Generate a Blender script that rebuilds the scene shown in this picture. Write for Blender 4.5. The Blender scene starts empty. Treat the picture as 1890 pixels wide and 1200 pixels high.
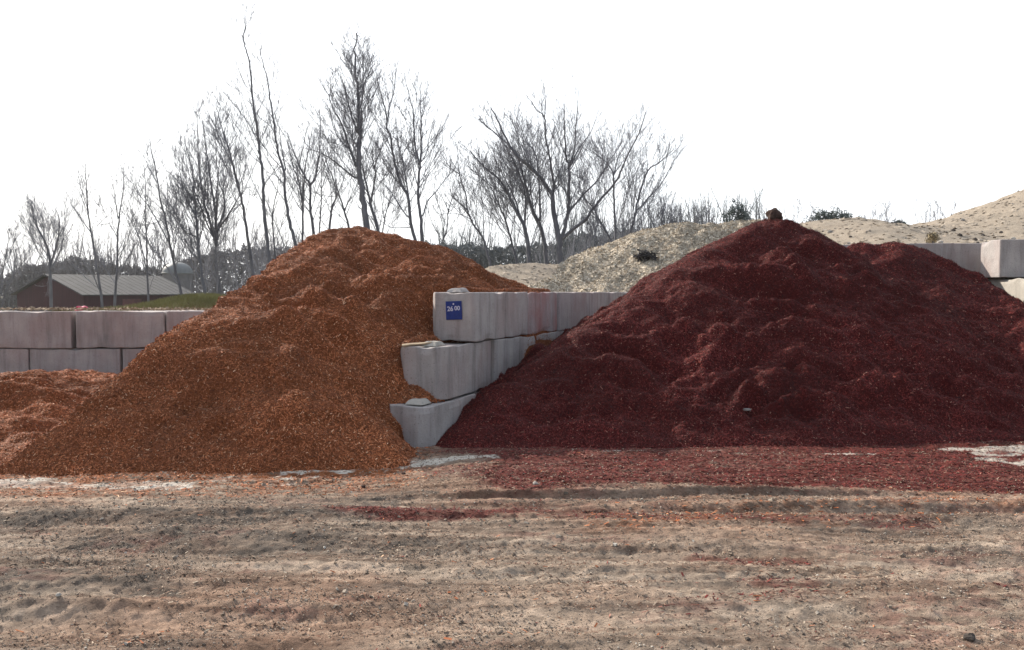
import bpy, bmesh, math, random
import numpy as np
from mathutils import Vector, Matrix, noise as mnoise
random.seed(7); RNG = np.random.default_rng(11)
S = bpy.context.scene; COL = S.collection
F = 1570.0; CX, CY = 945.0, 600.0; EYE = 1.7; PITCH = math.atan(65/F)
cp, sp = math.cos(PITCH), math.sin(PITCH)
def P(px, py, Y):                      # world point seen at photo pixel, at depth Y
    u = 600-py; dx = px-CX; dy = F*cp+u*sp; dz = -F*sp+u*cp
    k = Y/dy; return Vector((dx*k, Y, EYE+dz*k))
def G(px, py):                         # world point on level ground
    u = 600-py; dx = px-CX; dy = F*cp+u*sp; dz = -F*sp+u*cp
    k = -EYE/dz; return (dx*k, dy*k)
# ------------------------------------------------------------ numpy noise
def _h(ix, iy, s):
    n = (ix.astype(np.int64)*374761393 + iy.astype(np.int64)*668265263 + s*144269) & 0x7fffffff
    n = ((n ^ (n >> 13))*1274126177) & 0x7fffffff
    return ((n ^ (n >> 16)) & 0xffff)/65535.0
def vn(x, y, s=0):
    ix = np.floor(x); iy = np.floor(y); fx = x-ix; fy = y-iy
    fx = fx*fx*fx*(fx*(fx*6-15)+10); fy = fy*fy*fy*(fy*(fy*6-15)+10)
    a = _h(ix, iy, s); b = _h(ix+1, iy, s); c = _h(ix, iy+1, s); d = _h(ix+1, iy+1, s)
    return (a*(1-fx)+b*fx)*(1-fy)+(c*(1-fx)+d*fx)*fy
def fbm(x, y, o=4, s=0, g=.5):
    r = 0; a = 1; t = 0
    for i in range(o):
        c, q = math.cos(i*1.1+.4), math.sin(i*1.1+.4)
        r = r+a*vn((x*c-y*q)*2**i+i*17.3, (x*q+y*c)*2**i+i*9.1, s+i*31); t += a; a *= g
    return r/t                          # 0..1, mean .5
def ss(e0, e1, x):
    t = np.clip((x-e0)/(e1-e0), 0, 1); return t*t*(3-2*t)
# ------------------------------------------------------------ object helpers
def tag(o, label=None, cat=None, group=None, kind=None):
    if label: o['label'] = label
    if cat: o['category'] = cat
    if group: o['group'] = group
    if kind: o['kind'] = kind
    return o
def link(name, me, mats=(), parent=None, loc=None):
    o = bpy.data.objects.new(name, me); COL.objects.link(o)
    for m in mats: me.materials.append(m)
    if parent: o.parent = parent
    if loc is not None: o.location = loc
    return o
def empty(name, loc):
    o = bpy.data.objects.new(name, None); COL.objects.link(o); o.location = loc
    o.empty_display_size = .2; return o
def np_mesh(name, V, quads, smooth=True):
    me = bpy.data.meshes.new(name); n = len(quads)
    me.vertices.add(len(V)); me.vertices.foreach_set('co', np.ascontiguousarray(V, np.float32).ravel())
    me.loops.add(n*4); me.loops.foreach_set('vertex_index', np.ascontiguousarray(quads, np.int32).ravel())
    me.polygons.add(n); me.polygons.foreach_set('loop_start', np.arange(0, n*4, 4, dtype=np.int32))
    me.polygons.foreach_set('loop_total', np.full(n, 4, np.int32))
    me.update(calc_edges=True)
    me.polygons.foreach_set('use_smooth', np.full(n, smooth, bool))
    return me
def pydata(name, V, Fc, smooth=False):
    me = bpy.data.meshes.new(name); me.from_pydata(V, [], Fc); me.update()
    if smooth: me.polygons.foreach_set('use_smooth', [True]*len(me.polygons))
    return me
# ------------------------------------------------------------ materials
def mat(name, rough=.9, spec=.2):
    m = bpy.data.materials.new(name); m.use_nodes = True
    nt = m.node_tree; b = nt.nodes['Principled BSDF']
    b.inputs['Roughness'].default_value = rough; b.inputs['Specular IOR Level'].default_value = spec
    return m, nt, b
def nd(nt, t, **k):
    n = nt.nodes.new(t)
    for a, v in k.items():
        if a.startswith('i_'): n.inputs[a[2:].replace('_', ' ')].default_value = v
        else: setattr(n, a, v)
    return n
def ramp(nt, src, stops):
    r = nt.nodes.new('ShaderNodeValToRGB'); e = r.color_ramp.elements
    while len(e) < len(stops): e.new(.5)
    for q, (p, c) in zip(e, stops): q.position = p; q.color = (*c, 1)
    nt.links.new(src, r.inputs[0]); return r.outputs[0]
def noisetex(nt, scale, detail=5, coord='Object', vec=None, sc=None, rough=.6):
    n = nd(nt, 'ShaderNodeTexNoise'); n.inputs['Scale'].default_value = scale
    n.inputs['Detail'].default_value = detail; n.inputs['Roughness'].default_value = rough
    tc = nd(nt, 'ShaderNodeTexCoord'); src = tc.outputs[coord]
    if sc:
        mp = nd(nt, 'ShaderNodeMapping'); mp.inputs['Scale'].default_value = sc
        nt.links.new(src, mp.inputs[0]); src = mp.outputs[0]
    nt.links.new(src, n.inputs['Vector']); return n.outputs['Fac']
def mixc(nt, f, a, b, mode='MIX'):
    m = nd(nt, 'ShaderNodeMix', data_type='RGBA', blend_type=mode)
    for sock, v in ((m.inputs[0], f), (m.inputs[6], a), (m.inputs[7], b)):
        if hasattr(v, 'links'): nt.links.new(v, sock)
        else: sock.default_value = v if not isinstance(v, tuple) else (*v, 1)
    return m.outputs[2]
def bump(nt, b, h, dist=.01, st=.6):
    n = nd(nt, 'ShaderNodeBump'); n.inputs['Strength'].default_value = st; n.inputs['Distance'].default_value = dist
    nt.links.new(h, n.inputs['Height']); nt.links.new(n.outputs[0], b.inputs['Normal'])
def chip_mat(name, stops, base):
    m, nt, b = mat(name, .8, .25)
    a = nd(nt, 'ShaderNodeAttribute', attribute_name='rnd')
    c = ramp(nt, a.outputs['Fac'], stops)
    big = ramp(nt, noisetex(nt, .9, 3), [(.32, (.68, .68, .68)), (.68, (1.25, 1.25, 1.25))])
    nt.links.new(mixc(nt, 1.0, c, big, 'MULTIPLY'), b.inputs['Base Color'])
    m2, nt2, b2 = mat(name+' bed', .95, .1)
    nt2.links.new(ramp(nt2, noisetex(nt2, 35, 6), [(.3, tuple(v*.55 for v in base)), (.55, base), (.75, tuple(v*1.4 for v in base))]), b2.inputs['Base Color'])
    bump(nt2, b2, noisetex(nt2, 60, 6), .02, .9)
    return m2, m
ORANGE = chip_mat('orange mulch', [(0, (.10, .034, .013)), (.35, (.235, .072, .026)), (.75, (.42, .13, .048)), (.96, (.58, .22, .095)), (.995, (.75, .47, .29))], (.21, .066, .025))
RED = chip_mat('red mulch', [(0, (.026, .005, .005)), (.35, (.078, .011, .010)), (.75, (.15, .019, .016)), (.97, (.22, .035, .026)), (.997, (.40, .19, .14))], (.068, .010, .009))
STRAW = chip_mat('pale chips', [(0, (.20, .155, .11)), (.3, (.42, .35, .265)), (.8, (.60, .52, .41)), (1, (.72, .65, .53))], (.42, .355, .27))
SAND = chip_mat('tan sand', [(0, (.20, .16, .12)), (.5, (.34, .28, .22)), (1, (.42, .36, .29))], (.34, .285, .225))
def simple(name, c, rough=.9, var=.25, scale=6, bd=0, spec=.2, sc=None):
    m, nt, b = mat(name, rough, spec)
    nt.links.new(ramp(nt, noisetex(nt, scale, 6, sc=sc), [(.3, tuple(v*(1-var) for v in c)), (.7, tuple(v*(1+var) for v in c))]), b.inputs['Base Color'])
    if bd: bump(nt, b, noisetex(nt, scale*4, 6, sc=sc), bd)
    return m
BARK = simple('haze tinted bark', (.14, .14, .16), .95, .35, 3, .02, sc=(3, 3, .6))  # blue-grey tint puts the haze over the trunks into their colour
TWIG = simple('glare paled twig', (.185, .19, .22), .95, .2, 2)  # lightened and blued so the colour carries the sky glare on twigs
def concrete(name, c, stain, amt):
    m, nt, b = mat(name, .9, .2)
    oi = nd(nt, 'ShaderNodeObjectInfo')
    tc = nd(nt, 'ShaderNodeTexCoord'); add = nd(nt, 'ShaderNodeVectorMath', operation='ADD')
    sc_ = nd(nt, 'ShaderNodeVectorMath', operation='SCALE'); sc_.inputs['Scale'].default_value = 37
    cmb = nd(nt, 'ShaderNodeCombineXYZ')
    for i in range(3): nt.links.new(oi.outputs['Random'], cmb.inputs[i])
    nt.links.new(cmb.outputs[0], sc_.inputs[0]); nt.links.new(tc.outputs['Object'], add.inputs[0]); nt.links.new(sc_.outputs[0], add.inputs[1])
    def nz(scale, sc, det=5):
        mp = nd(nt, 'ShaderNodeMapping'); mp.inputs['Scale'].default_value = sc
        nt.links.new(add.outputs[0], mp.inputs[0]); n = nd(nt, 'ShaderNodeTexNoise'); n.inputs['Scale'].default_value = scale
        n.inputs['Detail'].default_value = det; n.inputs['Roughness'].default_value = .62; nt.links.new(mp.outputs[0], n.inputs[0]); return n.outputs['Fac']
    base = ramp(nt, nz(3, (1, 1, 1)), [(.3, tuple(v*.82 for v in c)), (.7, tuple(v*1.1 for v in c))])
    streak = ramp(nt, nz(7, (1, 1, .12)), [(.32, (.58, .57, .56)), (.5, (.97, .97, .97)), (.75, (1.12, 1.1, 1.07))])
    col = mixc(nt, .8, base, streak, 'MULTIPLY')
    f = ramp(nt, nz(1.6, (1, 1, .5)), [(.45, (0, 0, 0)), (.7, (amt, amt, amt))])
    col = mixc(nt, f, col, stain)
    pits = ramp(nt, nz(55, (1, 1, 1), 2), [(.3, (.45, .45, .45)), (.37, (1, 1, 1))])
    col = mixc(nt, .7, col, pits, 'MULTIPLY')
    nt.links.new(col, b.inputs['Base Color']); bump(nt, b, nz(25, (1, 1, 1), 8), .012, .7)
    return m
CON = concrete('weathered concrete', (.41, .375, .36), (.34, .24, .22), .6)
CONR = concrete('dye stained concrete', (.40, .36, .35), (.36, .14, .13), .85)
CONL = concrete('pale concrete', (.44, .41, .365), (.36, .31, .26), .4)
# ------------------------------------------------------------ ground
def segd(x, y, a, b):
    ax, ay = a; bx, by = b; dx, dy = bx-ax, by-ay
    t = np.clip(((x-ax)*dx+(y-ay)*dy)/(dx*dx+dy*dy), 0, 1)
    return np.hypot(x-ax-t*dx, y-ay-t*dy), t
def patch(x, y, pts, w, soft=.4, s=0, rag=.9):    # ragged mark along a polyline given in photo pixels on the ground
    wp = [G(*p) for p in pts]; d = None
    for a, b in zip(wp[:-1], wp[1:]):
        q, _ = segd(x, y, a, b); d = q if d is None else np.minimum(d, q)
    n = fbm(x*2.2, y*4.5, 5, s)-.5
    return ss(soft, -soft, d/w-1+n*2*rag)
def terr(x, y):                                    # large shape of the land
    bank = ss(14.0, 14.5, y)*(1-ss(-1.9, -1.0, x-(y-14)*.1))
    lo = ss(22, 48, y)
    h = 1.27*bank*(1-ss(17.5, 26, y)) - .9*lo*(1-.0*x)
    bmp = np.exp(-(((x+5.8)/1.0)**2+((y-15.9)/1.2)**2))*.27 * bank
    return h+bmp
def edge_line(x): return 6.85+.10*np.sin(x*.55)+.12*(fbm(x*.9, x*0+3, 3, 5)-.5)
def ground_h(x, y):
    near = (1-ss(11, 14, y))
    h = terr(x, y)
    h = h+near*(.10*(fbm(x*.35, y*.9, 3, 1)-.5)+.030*(fbm(x*.8+y*.2, y*3.6, 4, 2)-.5)+.022*(fbm(x*.9+y*.3, y*13, 3, 62)-.5)+.026*(fbm(x*6, y*10, 4, 3)-.5)+.022*(fbm(x*27, y*27, 2, 4)-.5))
    h = h+(1-near)*.25*(fbm(x*.3, y*.3, 4, 9)-.5)*ss(14, 20, y)
    e = edge_line(x)
    xm = ss(-1.5, -.2, x)*(1-.85*ss(1.9, 4.2, x))
    h = h+near*.06*ss(-.02, .04, y-e)*xm*(1-ss(8.5, 9.2, y))
    # wheel ruts running across the yard
    for (c, sl, w, dp, s) in ((6.25, .04, .13, .035, 1), (5.45, -.05, .16, .03, 2), (4.9, .07, .12, .03, 3), (6.55, -.035, .10, .03, 4), (4.35, .02, .15, .03, 6)):
        d = y-(c+sl*x+.25*(fbm(x*.25, x*0+s, 2, s)-.5))
        m = .3+.7*ss(.35, .6, fbm(x*.4+s*7, y*.2, 2, 20+s))
        h = h-near*dp*m*np.exp(-(d/w)**2)+near*.6*dp*m*np.exp(-((np.abs(d)-w*1.7)/(w*.6))**2)
    # lug prints of a loader tyre
    for (c, sl, x0, x1) in ((5.0, .05, 1.0, 3.6), (4.55, -.03, -3.2, -.8), (5.55, .02, 2.3, 5.2)):
        d = (y-(c+sl*x)); m = ss(x0, x0+.5, x)*(1-ss(x1-.5, x1, x))*np.exp(-(d/.17)**4)
        h = h+near*m*.012*ss(-.2, .5, np.sin((x+np.abs(d)*.9)*2*math.pi/.17))*(.4+.6*fbm(x*2, y*2, 2, 44))
    return h
def grid_axis(lo, hi, step, outer, g=1.12):
    a = list(np.arange(lo, hi, step)); r = []; s = step; v = a[-1]
    while v < outer[1]: s = min(s*g, 25); v += s; r.append(v)
    l = []; s = step; v = a[0]
    while v > outer[0]: s = min(s*g, 25); v -= s; l.append(v)
    return np.array(l[::-1]+a+r)
xs = grid_axis(-6.6, 6.8, .02, (-260, 260)); ys = grid_axis(3.3, 9.8, .015, (-60, 420), 1.06)
ys = np.unique(np.concatenate([ys, np.arange(13.6, 20, .12)]))
X, Y = np.meshgrid(xs, ys); nx, ny = len(xs), len(ys)
H = ground_h(X, Y)
V = np.stack([X, Y, H], -1).reshape(-1, 3)
idx = np.arange(nx*ny).reshape(ny, nx)
Q = np.stack([idx[:-1, :-1], idx[:-1, 1:], idx[1:, 1:], idx[1:, :-1]], -1).reshape(-1, 4)
me = np_mesh('ground', V, Q)
def masks(x, y):
    n1 = fbm(x*1.3, y*3, 5, 60); n2 = fbm(x*.7, y*1.6, 4, 61)
    front_o = ss(6.85, 7.5, y-.1*x)*(1-ss(-1.3, -.5, x+(n1-.5)*1.6))*(1-ss(9, 10, y))
    orange = np.clip(front_o*(.35+1.3*(n1-.3))+ss(7.5, 7.9, y)*(1-ss(-1.5, -.7, x)), 0, 1)
    orange = np.maximum(orange, .35*patch(x, y, [(1150, 955), (1500, 945), (1890, 930)], .35, .8, 5))
    orange = np.maximum(orange, .22*patch(x, y, [(1250, 930), (1890, 945)], .25, .8, 15))
    e = edge_line(x)
    red = ss(-.08, .25, y-e+(n1-.5)*.2)*ss(-.55, .1, x+(n2-.5)*1.1+(y-7.5)*.18)*(1-ss(12, 13, y))
    red = red*np.clip(.80+1.0*(n1-.28), .1, 1.2)*(1-.3*ss(5.2, 7.5, x))
    red = np.maximum(red, .8*patch(x, y, [(620, 945), (760, 948), (930, 940)], .14, .5, 6))
    red = np.maximum(red, .5*patch(x, y, [(930, 940), (1300, 955), (1700, 965)], .12, .8, 7))
    red = np.maximum(red, .55*patch(x, y, [(1290, 1022), (1400, 1030), (1480, 1030)], .09, .6, 8))
    red = np.maximum(red, .5*patch(x, y, [(1400, 1075), (1480, 1085)], .10, .6, 9))
    red = np.maximum(red, .35*patch(x, y, [(1220, 1130), (1380, 1110), (1500, 1095)], .13, .9, 10))
    red = np.maximum(red, .45*patch(x, y, [(820, 880), (900, 868)], .22, .8, 11))
    red = np.maximum(red, .5*patch(x, y, [(1810, 1085), (1850, 1085)], .05, .8, 12))
    white = patch(x, y, [(-60, 888), (60, 893), (200, 899), (330, 897)], .15, .12, 30, 1.0)
    for pts, w in (([(415, 886), (500, 884)], .10), ([(545, 880), (640, 872)], .15), ([(690, 872), (760, 862)], .10), ([(760, 858), (905, 852)], .11), ([(1800, 836), (1900, 830), (1990, 834)], .26), ([(1480, 845), (1610, 842)], .05), ([(1850, 852), (1900, 858)], .10), ([(1120, 838), (1330, 838)], .05)):
        white = np.maximum(white, patch(x, y, pts, w, .12, 31, 1.1))
    dark = np.zeros_like(x)
    for pts, w, a in (([(0, 965), (120, 955), (330, 950)], .28, .8), ([(330, 975), (480, 950), (640, 935)], .28, .9), ([(200, 1000), (400, 990), (620, 990)], .20, .8), ([(0, 1060), (120, 1062), (280, 1068)], .20, .9), ([(620, 1010), (900, 1000)], .10, .6), ([(1500, 975), (1890, 968)], .12, .7), ([(1750, 1020), (1890, 1015)], .12, .8), ([(900, 929), (1200, 928), (1520, 924)], .022, 1.0), ([(690, 912), (800, 918)], .03, .9), ([(1240, 1075), (1350, 1085)], .10, .6), ([(1690, 880), (1760, 885)], .12, .7), ([(650, 1085), (800, 1075)], .1, .5), ([(1050, 1130), (1300, 1125)], .08, .5), ([(260, 1190), (420, 1165), (520, 1150)], .06, .5)):  # narrow strips before the red apron paint its step's shaded front edge
        dark = np.maximum(dark, a*patch(x, y, pts, w, .6, 40, 1.5))
    return orange, red, white, dark
O_, R_, W_, D_ = masks(X, Y)
n0 = .5*fbm(X*1.6, Y*4, 5, 70)+.5*np.clip(.5+1.6*(fbm(X*.9+Y*.3, Y*17, 4, 79)-.5), 0, 1); n3 = np.clip(.5+1.7*(fbm(X*13, Y*22, 4, 71)-.5), 0, 1); n4 = fbm(X*.5, Y*.8, 3, 72)
def L3(a, b, t): return a+(b-a)*t[..., None]
c = L3(np.array([.18, .128, .096]), np.array([.385, .305, .238]), np.clip((n0-.3)*2.3, 0, 1))
c = L3(c, c*np.array([1.0, .86, .80]), np.clip((n4-.45)*4, 0, 1))
c = c*(.72+.56*n3)[..., None]
c = L3(c, np.array([.115, .093, .077])*(.7+.6*n3)[..., None], np.clip(D_*1.25*ss(.28, .60, .6*fbm(X*6, Y*13, 4, 76)+.4*n3), 0, 1))
c = L3(c, np.array([.60, .55, .48])*(.8+.3*n3)[..., None], np.clip(W_, 0, 1)*np.where(Y > 6, 1, 0))
speck = ss(.40, .62, fbm(X*9, Y*16, 4, 73)+.25*(O_-.5)); c = L3(c, np.array([.26, .095, .04])*(.6+.8*n3)[..., None], np.clip(O_*speck, 0, 1))
wr = W_*(1-ss(.45, .7, fbm(X*4, Y*9, 3, 75))); speck = np.clip(ss(.30, .60, fbm(X*7, Y*14, 4, 74)+.35*(R_-.4))+.25*R_, 0, 1)
c = L3(c, np.array([.11, .024, .019])*(.6+.8*n3)[..., None], np.clip(1.15*R_*speck*(1-.8*wr), 0, 1)*.95)
c = L3(c, np.array([.20, .095, .075])*(.6+.8*n3)[..., None], np.clip(.5*ss(.52, .72, fbm(X*.9+3, Y*2.2, 5, 77))*ss(.4, .6, fbm(X*9, Y*16, 3, 78)), 0, 1))
far = ss(14, 17, Y); c = L3(c, np.stack([.17+.1*n3, .15+.08*n3, .09+.05*n3], -1), far)
gm = np.exp(-(((X+5.8)/1.3)**2+((Y-16)/1.5)**2)); c = L3(c, np.array([.19, .175, .09])*(.6+.8*n3)[..., None], np.clip(gm*1.3, 0, 1)*far)
at = me.attributes.new('col', 'FLOAT_COLOR', 'POINT')
at.data.foreach_set('color', np.concatenate([c.reshape(-1, 3), np.ones((nx*ny, 1))], 1).astype(np.float32).ravel())
m, nt, b = mat('yard dirt', .95, .12)
a = nd(nt, 'ShaderNodeAttribute', attribute_name='col')
f = ramp(nt, noisetex(nt, 38, 9, rough=.85, sc=(.55, 1.3, 1)), [(.34, (.42, .42, .42)), (.5, (1, 1, 1)), (.66, (1.5, 1.47, 1.42))])
nt.links.new(mixc(nt, .75, a.outputs['Color'], f, 'MULTIPLY'), b.inputs['Base Color'])
bump(nt, b, noisetex(nt, 60, 8, rough=.75), .02, 1)
tag(link('ground', me, [m]), 'packed tan dirt yard with wheel ruts and spilt mulch', 'ground', kind='structure')
# ------------------------------------------------------------ chips
def chips_arrays(Pn, N, L, W, tilt=.45, rng=RNG):
    n = len(Pn); r = rng.normal(size=(n, 3)); r -= (r*N).sum(1)[:, None]*N; r /= np.linalg.norm(r, axis=1)[:, None]
    t = r+N*rng.normal(0, tilt, n)[:, None]; t /= np.linalg.norm(t, axis=1)[:, None]
    q = N+rng.normal(0, .26, (n, 3)); w = np.cross(t, q); w /= np.linalg.norm(w, axis=1)[:, None]
    t = t*L[:, None]*.5; w = w*W[:, None]*.5; k = rng.uniform(.25, 1, (n, 1))
    V = np.stack([Pn-t-w*k, Pn+t-w, Pn+t*1.05+w*k, Pn-t*.9+w], 1).reshape(-1, 3)
    return V, np.arange(n*4).reshape(n, 4)
# ------------------------------------------------------------ heaps
def smax(a, b, k):                      # soft maximum
    h = np.clip(.5+.5*(a-b)/k, 0, 1); return b+(a-b)*h+k*h*(1-h)
def ridge(x, y, pts, s, k=.25):         # pts: world points; surface falls away from the crest at slope s
    r = None
    for a, b in zip(pts[:-1], pts[1:]):
        d, t = segd(x, y, a[:2], b[:2]); hh = a[2]+(b[2]-a[2])*t
        q = hh-s*(np.sqrt(d*d+.09)-.3)
        r = q if r is None else np.maximum(r, q)
    return r
def cdist(x, y, pts):
    r = None
    for a, b in zip(pts[:-1], pts[1:]): d, _ = segd(x, y, a[:2], b[:2]); r = d if r is None else np.minimum(r, d)
    return .35+.65*ss(0, .9, r)
def relief(x, y, amp=1, s=0):
    wx = x+.5*(fbm(x*.8, y*.8, 2, s+3)-.5); wy = y+.6*(fbm(x*.7, y*.7, 2, s+4)-.5)
    r = 1-np.abs(2*fbm(wx*.75, wy*1.5, 3, s)-1)      # broad scallops across the slope
    r2 = 1-np.abs(2*fbm(wx*2.1, wy*3.6, 3, s+7)-1)
    p = y*.95+x*.10+2.4*(fbm(x*.45, y*.55, 3, s+13)-.5)+.5*(fbm(x*1.7, y*1.7, 3, s+14)-.5); f = p-np.floor(p)
    saw = np.where(f < .34, f/.34, (1-f)/.66); saw = saw*saw*(3-2*saw); md = ss(.38, .62, fbm(x*.6+5, y*.8, 2, s+15))
    p2 = y*2.3-x*.35+2.6*(fbm(x*.8, y*.9, 3, s+23)-.5); f2 = p2-np.floor(p2)
    saw2 = np.where(f2 < .4, f2/.4, (1-f2)/.6); saw2 = saw2*saw2*(3-2*saw2); md2 = ss(.4, .65, fbm(x*1.1+9, y*1.1, 2, s+25))
    return amp*(-.045+.23*(saw-.5)*md+.11*(saw2-.5)*md2+.30*(r-.87)+.17*(r2-.88)+.15*(fbm(x*4.5, y*5.5, 3, s+9)-.5)+.065*(fbm(x*13, y*13, 2, s+11)-.5))
def heap(name, fn, box, step, mats, nch, Lr, Wr, label, cat, seed, keep=None, tilt=.24, kind=None, up=.006):
    x0, x1, y0, y1 = box; gx = np.arange(x0, x1, step); gy = np.arange(y0, y1, step)
    X, Y = np.meshgrid(gx, gy); Hh = fn(X, Y); gr = ground_h(X, Y)
    ok = Hh > gr-.06
    if keep is not None: ok &= keep(X, Y)
    idx = np.arange(X.size).reshape(X.shape)
    fq = ok[:-1, :-1] & ok[:-1, 1:] & ok[1:, 1:] & ok[1:, :-1]
    Q = np.stack([idx[:-1, :-1], idx[:-1, 1:], idx[1:, 1:], idx[1:, :-1]], -1)[fq]
    used = np.unique(Q); rm = np.full(X.size, -1); rm[used] = np.arange(len(used))
    Vb = np.stack([X, Y, Hh], -1).reshape(-1, 3)[used]; Q = rm[Q]
    rng = np.random.default_rng(seed)
    # chips spread evenly over the surface area
    px = rng.uniform(x0, x1, nch*3); py = rng.uniform(y0, y1, nch*3); e = .02
    def bil(A, x, y):
        u = np.clip((x-gx[0])/step, 0, len(gx)-1.001); v = np.clip((y-gy[0])/step, 0, len(gy)-1.001); i = u.astype(int); j = v.astype(int); u = u-i; v = v-j
        return (A[j, i]*(1-u)+A[j, i+1]*u)*(1-v)+(A[j+1, i]*(1-u)+A[j+1, i+1]*u)*v
    h = bil(Hh, px, py); k = h > bil(gr, px, py)-.01
    if keep is not None: k &= keep(px, py)
    px, py, h = px[k][:nch], py[k][:nch], h[k][:nch]; e = step
    N = np.stack([-(bil(Hh, px+e, py)-bil(Hh, px-e, py))/(2*e), -(bil(Hh, px, py+e)-bil(Hh, px, py-e))/(2*e), np.ones_like(h)], -1); N /= np.linalg.norm(N, axis=1)[:, None]
    Pc = np.stack([px, py, h], -1)+N*rng.uniform(-.002, up*2.5, len(h))[:, None]
    L = rng.uniform(*Lr, len(h))*rng.choice([.6, 1, 1.5], len(h), p=[.5, .4, .1]); W = rng.uniform(*Wr, len(h))
    Vc, Qc = chips_arrays(Pc, N, L, W, tilt, rng)
    loc = np.array([(x0+x1)/2, (y0+y1)/2, 0])
    me = np_mesh(name, np.concatenate([Vb, Vc])-loc, np.concatenate([Q, Qc+len(Vb)]))
    rn = np.concatenate([np.full(len(Q), .5), rng.uniform(0, 1, len(Qc))]).astype(np.float32)
    at = me.attributes.new('rnd', 'FLOAT', 'FACE'); at.data.foreach_set('value', rn)
    me.polygons.foreach_set('use_smooth', np.concatenate([np.ones(len(Q), bool), np.zeros(len(Qc), bool)]))
    o = link(name, me, mats, loc=loc)
    me.polygons.foreach_set('material_index', np.concatenate([np.zeros(len(Q), np.int32), np.ones(len(Qc), np.int32)]))
    return tag(o, label, cat, kind=kind)
# line of the dividing wall (centre of its top course): direction and start
WD = np.array([.37, .929]); W0 = np.array([-.735, 10.36])
def wall_side(x, y):                    # distance to the right of the dividing wall's centre line
    return (x-W0[0])*WD[1]-(y-W0[1])*WD[0]
o_main = [P(*q) for q in ((-30, 884, 7.8), (20, 862, 7.98), (115, 790, 8.32), (228, 702, 8.8), (372, 612, 9.6), (472, 536, 10.9), (540, 468, 12.0), (590, 432, 12.8), (650, 421, 13.1), (720, 433, 13.1), (800, 472, 13.1), (870, 510, 13.2), (950, 546, 13.4), (1000, 560, 13.6))]
def f_orange(x, y):
    h = ridge(x, y, o_main, .36)
    lp = o_main[:9]; yy = [p.y for p in lp]; xl = np.interp(y, yy, [p.x for p in lp]); hl = np.interp(y, yy, [p.z for p in lp])
    h = np.where(x < xl, np.minimum(h, hl-.75*(xl-x)), h)                      # the left flank drops off steeply
    h = h-.5*np.maximum(0, y-13.2)
    face = (.93-.25*ss(-2.3, -1.1, x))*(y-7.83-.30*np.maximum(0, x+2.2)-.14*(fbm(x*.8, x*0, 2, 92)-.5))+.02                      # steeper shaded front face below a soft ledge
    onface = ss(.25, -.15, face-h); h = -smax(-h, -face, .16)
    cap = .85*(-1.0-x)+.86*np.maximum(0, y-9.05)+.06*(fbm(x*2, y*2, 2, 91)-.5)
    h = np.where(y < 11.6, np.minimum(h, cap+np.maximum(0, y-10.9)*2.5), h)
    d = wall_side(x, y); h = h-np.maximum(0, d-.02-.12*ss(11.3, 12, y))*5*ss(8.9, 9.3, y)
    h = np.where(y > 10.9, np.minimum(h, 1.70+.7*np.maximum(0, -d-.2)), h)
    return h+relief(x, y, .9, 100)*cdist(x, y, o_main)*(1-.25*onface)*ss(-.05, .5, h)*ss(.1, -.4, d)+.03*(fbm(x*5, y*5, 3, 8)-.5)
heap('mulch_pile', f_orange, (-6.4, 1.6, 7.5, 14.6), .03, ORANGE, 480000, (.012, .036), (.004, .012),
     'tall pile of orange brown wood mulch left of the dividing block wall', 'mulch pile', 1, keep=lambda x, y: y < 15)
o_low = [P(*q) for q in ((-260, 700, 11.3), (-80, 690, 11.4), (60, 679, 11.4), (170, 692, 11.6), (260, 688, 12))]
def f_low(x, y):
    h = np.maximum(ridge(x, y, o_low, .22), ridge(x, y, [P(-150, 770, 9.6), P(20, 765, 9.4), P(60, 790, 9.0)], .4))
    h = np.minimum(h, .55*(y-8.0)+.02); h = np.minimum(h, 3*(13.6-y))
    return h+relief(x, y, .6, 200)*ss(-.05, .3, h)
heap('mulch_pile', f_low, (-8.5, -3.9, 7.8, 13.6), .035, ORANGE, 200000, (.012, .036), (.004, .012),
     'low spread of orange mulch at the left edge below the back wall', 'mulch pile', 2)
r_main = [P(*q) for q in ((868, 800, 9.35), (885, 765, 9.6), (950, 702, 10.15), (1080, 607, 10.95), (1185, 545, 11.6), (1290, 470, 12.4), (1350, 436, 12.9), (1400, 413, 13.1), (1430, 402, 13.2), (1465, 416, 13.2), (1495, 446, 13.2), (1540, 500, 12.9))]
def f_red(x, y):
    h = ridge(x, y, r_main, .68)
    h = np.maximum(h, ridge(x, y, [P(1540, 515, 12.9), P(1700, 625, 11.9), P(1800, 660, 11.5), P(1900, 740, 10.9)], .62))
    h = np.maximum(h, ridge(x, y, [P(1440, 440, 12.9), P(1330, 600, 11.1), P(1180, 720, 9.9)], .8))
    h = -smax(-h, -.82*(y-9.05-.16*np.maximum(0, x-3.2)), .2)
    d = wall_side(x, y); h = h+np.minimum(0, d-.18)*5
    return h+relief(x, y, .95, 300)*cdist(x, y, r_main)*ss(-.05, .5, h)+.02*(fbm(x*5, y*5, 3, 8)-.5)
heap('mulch_pile', f_red, (-.9, 8.6, 8.8, 15.4), .03, RED, 480000, (.012, .036), (.004, .012),
     'tall pile of dark red wood mulch with a clod on its peak', 'mulch pile', 3)
def f_red2(x, y):
    h = ridge(x, y, [P(1565, 468, 14.4), P(1590, 449, 14.45), P(1635, 444, 14.45), P(1690, 455, 14.4), P(1750, 499, 14.2), P(1810, 548, 14.0)], .74)
    h = np.maximum(h, ridge(x, y, [P(1760, 520, 13.9), P(1790, 512, 13.7), P(1850, 545, 13.2), P(1905, 585, 12.6), P(1960, 640, 12)], .75))
    h = np.minimum(h, 6*(8.02-x)); h = np.minimum(h, 8*(14.93-y)+.2)
    return h+relief(x, y, .5, 400)*ss(-.05, .5, h)*ss(8.0, 7.5, x)
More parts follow.
